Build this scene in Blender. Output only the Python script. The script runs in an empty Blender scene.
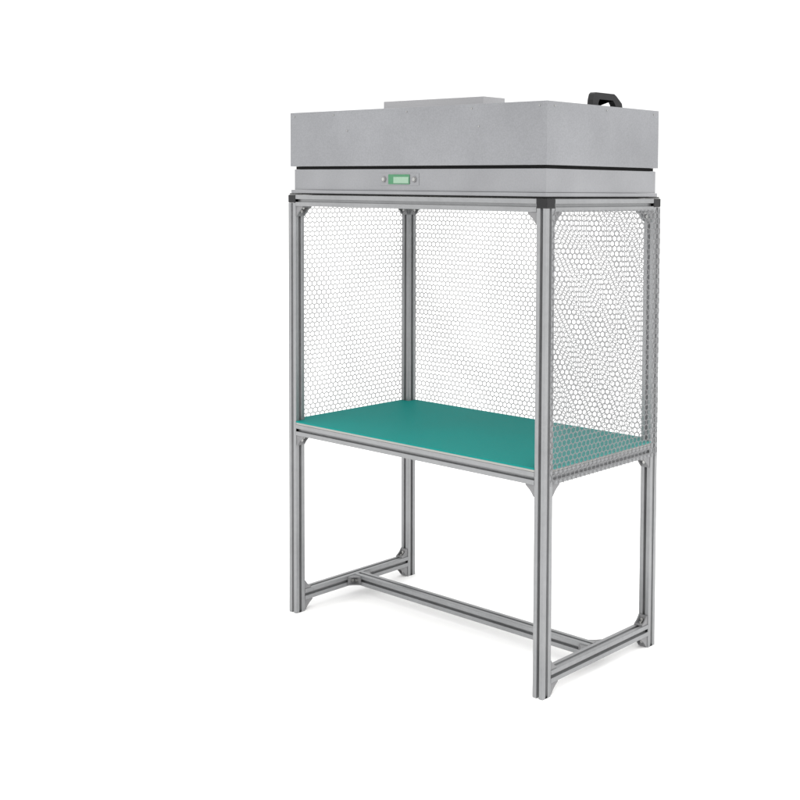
import bpy, bmesh, math, random
from mathutils import Vector, Matrix
random.seed(4)
scene=bpy.context.scene
scene.view_settings.view_transform='Standard'; scene.view_settings.look='None'
scene.view_settings.exposure=0; scene.view_settings.gamma=1
W,D,H=1.2,0.6,1.519
TT=0.706           # table top height
# ---------------------------------------------------------------- materials
def mat(name):
    m=bpy.data.materials.new(name); m.use_nodes=True
    nt=m.node_tree; return m,nt,nt.nodes["Principled BSDF"]
def noisy(name,col,var,scale,rough,metal=0.0,rvar=.05,stretch=(1,1,1),bump=0,spec=.5,flake=None):
    m,nt,b=mat(name)
    tc=nt.nodes.new("ShaderNodeTexCoord"); mp=nt.nodes.new("ShaderNodeMapping")
    mp.inputs["Scale"].default_value=stretch
    nt.links.new(tc.outputs["Object"],mp.inputs[0])
    n=nt.nodes.new("ShaderNodeTexNoise"); n.inputs["Scale"].default_value=scale; n.inputs["Detail"].default_value=5
    nt.links.new(mp.outputs[0],n.inputs["Vector"])
    r=nt.nodes.new("ShaderNodeValToRGB")
    a=[max(0,c*(1-var)) for c in col]; d=[min(1,c*(1+var)) for c in col]
    r.color_ramp.elements[0].position=.3; r.color_ramp.elements[1].position=.7
    r.color_ramp.elements[0].color=(*a,1); r.color_ramp.elements[1].color=(*d,1)
    nt.links.new(n.outputs["Fac"],r.inputs[0])
    colout=r.outputs[0]
    if flake:
        v=nt.nodes.new("ShaderNodeTexNoise"); v.inputs["Scale"].default_value=flake[0]; v.inputs["Detail"].default_value=2
        nt.links.new(tc.outputs["Object"],v.inputs["Vector"])
        mr=nt.nodes.new("ShaderNodeMapRange"); mr.inputs[1].default_value=.35; mr.inputs[2].default_value=.65
        mr.inputs[3].default_value=1-flake[1]; mr.inputs[4].default_value=1+flake[1]
        nt.links.new(v.outputs["Fac"],mr.inputs[0])
        mx=nt.nodes.new("ShaderNodeVectorMath"); mx.operation='SCALE'
        nt.links.new(colout,mx.inputs[0]); nt.links.new(mr.outputs[0],mx.inputs["Scale"])
        colout=mx.outputs[0]
    nt.links.new(colout,b.inputs["Base Color"])
    mr=nt.nodes.new("ShaderNodeMapRange"); mr.inputs[3].default_value=rough-rvar; mr.inputs[4].default_value=rough+rvar
    nt.links.new(n.outputs["Fac"],mr.inputs[0]); nt.links.new(mr.outputs[0],b.inputs["Roughness"])
    b.inputs["Metallic"].default_value=metal; b.inputs["Specular IOR Level"].default_value=spec
    if bump:
        bp=nt.nodes.new("ShaderNodeBump"); bp.inputs["Strength"].default_value=bump; bp.inputs["Distance"].default_value=.002
        nt.links.new(n.outputs["Fac"],bp.inputs["Height"]); nt.links.new(bp.outputs[0],b.inputs["Normal"])
    return m
M_alu=noisy("anodised_aluminium",(.262,.266,.272),.08,6,.38,.65,stretch=(1,1,1),flake=(60,.03))
M_hood=noisy("galvanised_sheet_steel",(.228,.232,.244),.11,3.2,.45,.35,flake=(230,.06),bump=.04)
M_intake=noisy("pale_grey_sheet_steel",(.33,.33,.34),.05,4,.5,.2,flake=(230,.03))
M_hoodlow=noisy("brushed_steel",(.240,.243,.254),.07,5,.45,.35,flake=(160,.03))
M_green=noisy("green_antistatic_mat",(.005,.198,.178),.04,3,.6,0,flake=(140,.025),spec=.08)
M_black=noisy("black_plastic",(.008,.008,.009),.2,20,.4,0,spec=.3)
M_dark=noisy("gap_shade_and_gasket",(.010,.010,.010),.2,20,.8,0,spec=.1)  # black for the rubber gasket and the hood slot's painted shade
M_cast=noisy("die_cast_aluminium",(.20,.20,.205),.12,40,.5,.4,bump=.1)
M_white=noisy("pale_green_label",(.22,.34,.25),.04,30,.4,0)
M_lcd=noisy("green_display",(.04,.17,.08),.08,60,.4,0)
M_steel=noisy("zinc_plated_steel",(.40,.40,.39),.1,40,.3,.9)
M_board=noisy("grey_board_underside",(.33,.33,.31),.08,6,.6,0)
M_filter=noisy("white_filter_media",(.75,.75,.73),.04,50,.8,0,bump=.3)
M_ground=noisy("white_studio_floor",(.98,.98,.98),.003,2,.9,0,spec=0.0)

def mesh_mat(name,cover,width,tint,s):
    m=bpy.data.materials.new(name); m.use_nodes=True; nt=m.node_tree; N=nt.nodes; L=nt.links
    b=N["Principled BSDF"]
    uv=N.new("ShaderNodeUVMap")
    ns=N.new("ShaderNodeTexNoise"); ns.inputs["Scale"].default_value=3.0; L.new(uv.outputs[0],ns.inputs["Vector"])
    def vm(op,a,b_=None):
        n=N.new("ShaderNodeVectorMath"); n.operation=op
        for i,x in enumerate((a,b_)):
            if x is None: continue
            if isinstance(x,tuple): n.inputs[i].default_value=x
            else: L.new(x,n.inputs[i])
        return n
    def ma(op,a,b_=None):
        n=N.new("ShaderNodeMath"); n.operation=op
        for i,x in enumerate((a,b_)):
            if x is None: continue
            if isinstance(x,(int,float)): n.inputs[i].default_value=x
            else: L.new(x,n.inputs[i])
        return n
    wob=vm('SUBTRACT',ns.outputs["Color"],(.5,.5,.5)); ws=N.new("ShaderNodeVectorMath"); ws.operation='SCALE'
    L.new(wob.outputs[0],ws.inputs[0]); ws.inputs["Scale"].default_value=.008
    p=vm('ADD',uv.outputs[0],ws.outputs[0])
    p=vm('MULTIPLY',p.outputs[0],(1/s,1/(s*.90),0)); p=vm('ADD',p.outputs[0],(50,51.96152,0))
    r=(1,1.7320508,1); h=(.5,.8660254,0)
    a=vm('SUBTRACT',vm('MODULO',p.outputs[0],r).outputs[0],h)
    b2=vm('SUBTRACT',vm('MODULO',vm('SUBTRACT',p.outputs[0],h).outputs[0],r).outputs[0],h)
    def hexd(v):
        ab=vm('ABSOLUTE',v.outputs[0]); sx=N.new("ShaderNodeSeparateXYZ"); L.new(ab.outputs[0],sx.inputs[0])
        dt=ma('ADD',ma('MULTIPLY',sx.outputs[0],.5).outputs[0],ma('MULTIPLY',sx.outputs[1],.8660254).outputs[0])
        return ma('MAXIMUM',sx.outputs[0],dt.outputs[0])
    d=ma('MINIMUM',hexd(a).outputs[0],hexd(b2).outputs[0])
    e=ma('SUBTRACT',.5,d.outputs[0])
    line=N.new("ShaderNodeMapRange"); line.interpolation_type='SMOOTHSTEP'
    line.inputs[1].default_value=width*.45; line.inputs[2].default_value=width*1.8
    line.inputs[3].default_value=1; line.inputs[4].default_value=0
    L.new(e.outputs[0],line.inputs[0])
    # milky soft plastic, plus glare painted in by fading the grid lines
    st=vm('MULTIPLY',uv.outputs[0],(1.8,1.2,1)); n2=N.new("ShaderNodeTexNoise"); n2.inputs["Scale"].default_value=1.7; n2.inputs["Detail"].default_value=4; n2.inputs["Distortion"].default_value=.5
    L.new(st.outputs[0],n2.inputs["Vector"])
    k=N.new("ShaderNodeMapRange"); k.inputs[1].default_value=.34; k.inputs[2].default_value=.66; k.inputs[3].default_value=cover*.88; k.inputs[4].default_value=cover
    L.new(n2.outputs["Fac"],k.inputs[0])
    k2=N.new("ShaderNodeMapRange"); k2.inputs[1].default_value=.34; k2.inputs[2].default_value=.66; k2.inputs[3].default_value=.10; k2.inputs[4].default_value=.18
    L.new(n2.outputs["Fac"],k2.inputs[0])
    al=ma('MULTIPLY',line.outputs[0],k.outputs[0])
    al2=ma('MAXIMUM',al.outputs[0],k2.outputs[0])
    mixc=N.new("ShaderNodeMix"); mixc.data_type='RGBA'
    L.new(line.outputs[0],mixc.inputs[0]); mixc.inputs[6].default_value=(.26,.265,.275,1); mixc.inputs[7].default_value=(*tint,1)
    L.new(mixc.outputs[2],b.inputs["Base Color"])
    b.inputs["Roughness"].default_value=.25
    b.inputs["Specular IOR Level"].default_value=.25
    L.new(al2.outputs[0],b.inputs["Alpha"])
    return m
M_mesh=mesh_mat("clear_curtain_with_grey_grid",.93,.090,(.15,.15,.155),.0215)

# ---------------------------------------------------------------- helpers
def finish(bm,name,mats,parent=None,smooth=False):
    bmesh.ops.recalc_face_normals(bm,faces=bm.faces)
    me=bpy.data.meshes.new(name); bm.to_mesh(me); bm.free()
    if smooth:
        for f in me.polygons: f.use_smooth=True
    o=bpy.data.objects.new(name,me); scene.collection.objects.link(o)
    for m in (mats if isinstance(mats,(list,tuple)) else [mats]): me.materials.append(m)
    if parent: o.parent=parent
    return o
def box(bm,x0,x1,y0,y1,z0,z1,bev=0,mi=0):
    c=bmesh.new()
    bmesh.ops.create_cube(c,size=1)
    for v in c.verts: v.co=Vector(((x0+x1)/2+v.co.x*(x1-x0),(y0+y1)/2+v.co.y*(y1-y0),(z0+z1)/2+v.co.z*(z1-z0)))
    if bev: bmesh.ops.bevel(c,geom=c.edges[:],offset=bev,segments=2,affect='EDGES',profile=.6)
    for f in c.faces: f.material_index=mi
    t=bpy.data.meshes.new("t"); c.to_mesh(t); c.free(); n=len(bm.faces)
    bm.from_mesh(t); bpy.data.meshes.remove(t)
def cyl(bm,center,axis,r,h,seg=20,mi=0):
    c=bmesh.new(); bmesh.ops.create_cone(c,cap_ends=True,segments=seg,radius1=r,radius2=r*.94,depth=h)
    q=Vector((0,0,1)).rotation_difference(Vector(axis))
    for v in c.verts: v.co=q@v.co+Vector(center)
    for f in c.faces: f.material_index=mi
    t=bpy.data.meshes.new("t"); c.to_mesh(t); c.free(); bm.from_mesh(t); bpy.data.meshes.remove(t)

def profile():
    h=.02; s=.0052; l=.0028; t=.0095; t2=.005; d=.0120; r=.0018
    side=[(-h+r,-h),(-s-.0012,-h),(-s,-h+.0008),(-s,-h+l),(-t,-h+l),(-t,-h+l+.002),(-t2,-h+d),(t2,-h+d),(t,-h+l+.002),(t,-h+l),(s,-h+l),(s,-h+.0008),(s+.0012,-h),(h-r,-h),(h-r*.3,-h+r*.3)]
    pts=[]
    for k in range(4):
        a=k*math.pi/2; c,sn=round(math.cos(a)),round(math.sin(a))
        pts+=[(x*c-y*sn,x*sn+y*c) for x,y in side]
    return pts
PR=profile()
def beam(name,axis,c0,lo,hi,parent):
    """extruded slotted profile, axis 0/1/2, c0 the centre in the two other axes"""
    bm=bmesh.new()
    def P(u,v,w):
        if axis==2: return (c0[0]+u,c0[1]+v,w)
        if axis==0: return (w,c0[0]+u,c0[1]+v)
        return (c0[0]+u,w,c0[1]+v)
    A=[bm.verts.new(P(u,v,lo)) for u,v in PR]; B=[bm.verts.new(P(u,v,hi)) for u,v in PR]
    n=len(PR)
    for i in range(n): bm.faces.new((A[i],A[(i+1)%n],B[(i+1)%n],B[i]))
    bm.faces.new(A); bm.faces.new(B[::-1])
    bmesh.ops.triangulate(bm,faces=[f for f in bm.faces if len(f.verts)>4])
    return finish(bm,name,M_alu,parent)
def gusset(name,p,a,b,parent,L=.036,w=.034):
    a=Vector(a);b=Vector(b);c=a.cross(b); p=Vector(p)+a*.0004+b*.0004
    bm=bmesh.new()
    poly=[(0,0),(L,0),(L,.004),(L*.62,L*.40),(L*.40,L*.62),(.004,L),(0,L)]
    def slab(z0,z1,pl):
        A=[bm.verts.new(p+a*u+b*v+c*z0) for u,v in pl]; B=[bm.verts.new(p+a*u+b*v+c*z1) for u,v in pl]
        n=len(pl)
        for i in range(n): bm.faces.new((A[i],A[(i+1)%n],B[(i+1)%n],B[i]))
        bm.faces.new(A[::-1]); bm.faces.new(B)
    slab(-w/2,-w/2+.004,poly); slab(w/2-.004,w/2,poly)
    slab(-w/2+.0041,w/2-.0041,[(0,0),(L,0),(L,.0045),(.0045,.0045),(.0045,L),(0,L)])
    o=finish(bm,name,M_cast,parent)
    bm=bmesh.new()
    cyl(bm,p+a*L*.52+b*.0075,b,.0055,.006); cyl(bm,p+b*L*.52+a*.0075,a,.0055,.006)
    finish(bm,"bolt",M_steel,o)
    return o

# ---------------------------------------------------------------- the bench
bench=bpy.data.objects.new("laminar_flow_workbench",None); scene.collection.objects.link(bench)
bench["label"]="grey aluminium workbench with green top, grid curtains and filter hood"
bench["category"]="workbench"
h=.02
legs=[(h,h),(W-h,h),(h,D-h),(W-h,D-h)]
for x,y in legs: beam("leg",2,(x,y),0.0,H-.0285,bench)
for x,y in legs:
    bm=bmesh.new(); box(bm,x-h-.0004,x+h+.0004,y-h-.0004,y+h+.0004,H-.028,H+.0005,.003)
    finish(bm,"corner_cap",M_black,bench)
e=.0408
zt=H-h
for y in (h,D-h): beam("top_beam",0,(y,zt),e,W-e,bench)
for x in (h,W-h): beam("top_beam",1,(x,zt),e,D-e,bench)
zb=TT-.012-h-.0005
e2=.0402
for y in (h,D-h): beam("table_beam",0,(y,zb),e2,W-e2,bench)
for x in (h,W-h): beam("table_beam",1,(x,zb),e2,D-e2,bench)
for x in (.40,.80): beam("table_crossbeam",1,(x,zb),e2,D-e2,bench)
zl=.060
for x in (h,W-h): beam("foot_beam",1,(x,zl),e2,D-e2,bench)
beam("stretcher_beam",0,(D/2,zl),e2,W-e2,bench)
zu=H-.04
for x,y in legs:
    sx=1 if x<W/2 else -1; sy=1 if y<D/2 else -1
    xi=x+sx*h; yi=y+sy*h
    gusset("corner_bracket",(xi,y,zu),(sx,0,0),(0,0,-1),bench)
    gusset("corner_bracket",(x,yi,zu),(0,sy,0),(0,0,-1),bench)
    gusset("corner_bracket",(xi,y,zb-h),(sx,0,0),(0,0,-1),bench)
    gusset("corner_bracket",(x,yi,zb-h),(0,sy,0),(0,0,-1),bench)
    gusset("corner_bracket",(x,yi,zl-h),(0,sy,0),(0,0,-1),bench,L=.037)
    gusset("corner_bracket",(x,yi,zl+h),(0,sy,0),(0,0,1),bench,L=.030)
for x,sx in ((2*h,1),(W-2*h,-1)):
    for sy in (1,-1):
        gusset("corner_bracket",(x,D/2+sy*h,zl),(sx,0,0),(0,sy,0),bench)
def notched(bm,z0,z1,m=.001,n=.0412):
    x0,x1,y0,y1=m,W-m,m,D-m
    pl=[(n,y0),(W-n,y0),(W-n,n),(x1,n),(x1,D-n),(W-n,D-n),(W-n,y1),(n,y1),(n,D-n),(x0,D-n),(x0,n),(n,n)]
    A=[bm.verts.new((x,y,z0)) for x,y in pl];B=[bm.verts.new((x,y,z1)) for x,y in pl]
    for i in range(len(pl)): bm.faces.new((A[i],A[(i+1)%len(pl)],B[(i+1)%len(pl)],B[i]))
    bm.faces.new(A[::-1]); bm.faces.new(B)
bm=bmesh.new(); notched(bm,TT-.012,TT-.0051)
top=finish(bm,"worktop",M_board,bench)
bm=bmesh.new(); notched(bm,TT-.005,TT,m=-.0008,n=.0408)
finish(bm,"antistatic_mat",M_green,top)
def curtain(name,origin,u,v,lu,lv,nrm,parent):
    bm=bmesh.new(); uvl=bm.loops.layers.uv.new("UVMap")
    o=Vector(origin);u=Vector(u);v=Vector(v);nrm=Vector(nrm)
    nu,nv=int(lu/.025),int(lv/.025); g=[]
    ph=random.random()*6
    for j in range(nv+1):
        row=[]
        for i in range(nu+1):
            a=i/nu*lu;b=j/nv*lv
            edge=min(1,b/.2)*min(1,(lv-b)/.2+.2)*min(1,a/.1,(lu-a)/.1)
            w=.0014*(1+math.sin(a*17+ph+b*2))*edge+.0010*(1+math.sin(a*31+b*9+ph))*edge
            row.append((bm.verts.new(o+u*a+v*b+nrm*w),(a,b)))
        g.append(row)
    for j in range(nv):
        for i in range(nu):
            q=[g[j][i],g[j][i+1],g[j+1][i+1],g[j+1][i]]
            f=bm.faces.new([t[0] for t in q])
            for lp,t in zip(f.loops,q): lp[uvl].uv=(t[1][0]+ph,t[1][1]+1)
    me=bpy.data.meshes.new(name); bm.to_mesh(me); bm.free()
    for f in me.polygons: f.use_smooth=True
    me.materials.append(M_mesh)
    ob=bpy.data.objects.new(name,me); scene.collection.objects.link(ob); ob.parent=parent
    return ob
zc=TT-.054; lc=H-.036-zc
curtain("grid_curtain",(0.002,D+.002,zc),(1,0,0),(0,0,1),W-.004,lc,(0,1,0),bench)
curtain("grid_curtain",(-.002,.012,zc),(0,1,0),(0,0,1),D-.014,lc,(-1,0,0),bench)
curtain("grid_curtain",(W+.002,.026,zc),(0,1,0),(0,0,1),D-.029,lc,(1,0,0),bench)

# ---------------------------------------------------------------- hood
hx0,hx1,hy0,hy1=.006,W-.006,.006,D-.010
zs=1.614; z1=1.810; z0=H+.006
bm=bmesh.new()
box(bm,hx0,hx1,hy0,hy1,zs+.006,z1,.0012)
hood=finish(bm,"filter_hood",[M_hood],bench)
bm=bmesh.new()
box(bm,hx0+.018,hx1-.012,hy0+.012,hy1-.012,zs-.004,zs+.0055)  # black strip filling the hood slot, its shade put into the colour
finish(bm,"gasket_and_gap_shade",M_dark,hood)
bm=bmesh.new()
box(bm,hx0+.016,hx1-.006,hy0+.006,hy1-.006,z0+.0125,zs-.0045,.0012)
low=finish(bm,"lower_housing",[M_hoodlow],hood)
bm=bmesh.new()
box(bm,hx0+.004,hx1-.001,hy0+.000,hy1-.002,z0,z0+.012,.001)
finish(bm,"lower_flange",[M_hoodlow],low)
bm=bmesh.new(); box(bm,.004,W-.004,.004,D-.004,H+.0012,z0-.0005)
finish(bm,"gasket_and_gap_shade",M_dark,hood)
bm=bmesh.new(); box(bm,.06,W-.06,.06,D-.06,H-.012,H+.001)
finish(bm,"filter_panel",M_filter,hood)
def screw(c,ax): 
    bm=bmesh.new(); cyl(bm,c,ax,.0026,.0020,12); finish(bm,"screw",M_steel,hood)
for x in (.03,.24,.60,.89,W-.035):
    screw((x,hy0-.001,z1-.014),(0,-1,0))
for x in (.31,.92): screw((x,hy0-.001,z1-.07),(0,-1,0))
for y in (.04,.30,D-.04): screw((hx1+.001,y,z1-.014),(1,0,0))
bm=bmesh.new()
box(bm,.175,.67,.30,.41,z1-.001,z1+.052,.0015)
finish(bm,"air_intake",[M_intake],hood)
bm=bmesh.new()
hx=W-.050; y0,y1=.270,.430; zz=z1
pl=[(y0,0),(y0+.002,.020),(y0+.008,.038),(y0+.016,.044),(y1-.046,.044),(y1-.034,.038),(y1-.004,.016),(y1,0),(y1-.036,0),(y1-.040,.010),(y1-.052,.023),(y0+.036,.023),(y0+.030,.012),(y0+.029,0)]
A=[bm.verts.new((hx-.011,y,zz+z)) for y,z in pl];B=[bm.verts.new((hx+.011,y,zz+z)) for y,z in pl]
for i in range(len(pl)): bm.faces.new((A[i],A[(i+1)%len(pl)],B[(i+1)%len(pl)],B[i]))
bm.faces.new(A);bm.faces.new(B[::-1])
bmesh.ops.triangulate(bm,faces=[f for f in bm.faces if len(f.verts)>4])
finish(bm,"handle",M_black,hood)
# control panel
cx=.560; fy=hy0+.006; cz=(z0+zs)/2+.006
bm=bmesh.new(); box(bm,cx-.092,cx+.092,fy-.0012,fy-.0003,cz-.020,cz+.020,.0004)
cp=finish(bm,"control_panel",M_hoodlow,low)
bm=bmesh.new(); box(bm,cx-.050,cx+.050,fy-.0035,fy-.0015,cz-.016,cz+.016,.0006)
lp=finish(bm,"label_plate",M_lcd,cp)
bm=bmesh.new(); box(bm,cx-.024,cx+.047,fy-.0047,fy-.0037,cz-.013,cz+.008,.0003)
finish(bm,"display",M_white,cp)
for dx in (-.072,.072):
    bm=bmesh.new(); cyl(bm,(cx+dx,fy-.0030,cz),(0,-1,0),.0100,.0035,28); o=finish(bm,"button",M_cast,cp)
    bm=bmesh.new(); cyl(bm,(cx+dx,fy-.0058,cz),(0,-1,0),.0065,.002,24); finish(bm,"button_cap",M_steel,cp)

# ---------------------------------------------------------------- ground
bm=bmesh.new(); bmesh.ops.create_grid(bm,x_segments=8,y_segments=8,size=200)
g=finish(bm,"ground",M_ground); g["kind"]="structure"

# ---------------------------------------------------------------- light
w=bpy.data.worlds.new("World"); scene.world=w; w.use_nodes=True
bg=w.node_tree.nodes["Background"]; bg.inputs[0].default_value=(1,1,1,1); bg.inputs[1].default_value=1.14
def sun(rot,e,ang):
    l=bpy.data.lights.new("key_light",'SUN'); l.energy=e; l.angle=math.radians(ang); l.color=(1,.99,.97)
    o=bpy.data.objects.new("key_light",l); o.rotation_euler=[math.radians(a) for a in rot]; scene.collection.objects.link(o)
sun((48,0,76),2.3,75)
sun((40,0,-20),0.8,80)

# ---------------------------------------------------------------- camera
cam=bpy.data.cameras.new("camera"); co=bpy.data.objects.new("camera",cam); scene.collection.objects.link(co)
yaw,p,r=.6835,-.0552,.0091
Mx=Matrix.Rotation(yaw,4,'Z')@Matrix.Rotation(math.pi/2+p,4,'X')@Matrix.Rotation(r,4,'Z')
co.matrix_world=Matrix.Translation((3.4897,-2.7852,1.5499))@Mx
cam.sensor_width=36; cam.lens=1216.4/800*36
cam.shift_x=(400-551.9)/800; cam.shift_y=(255.7-400)/800
cam.clip_end=1000
scene.camera=co
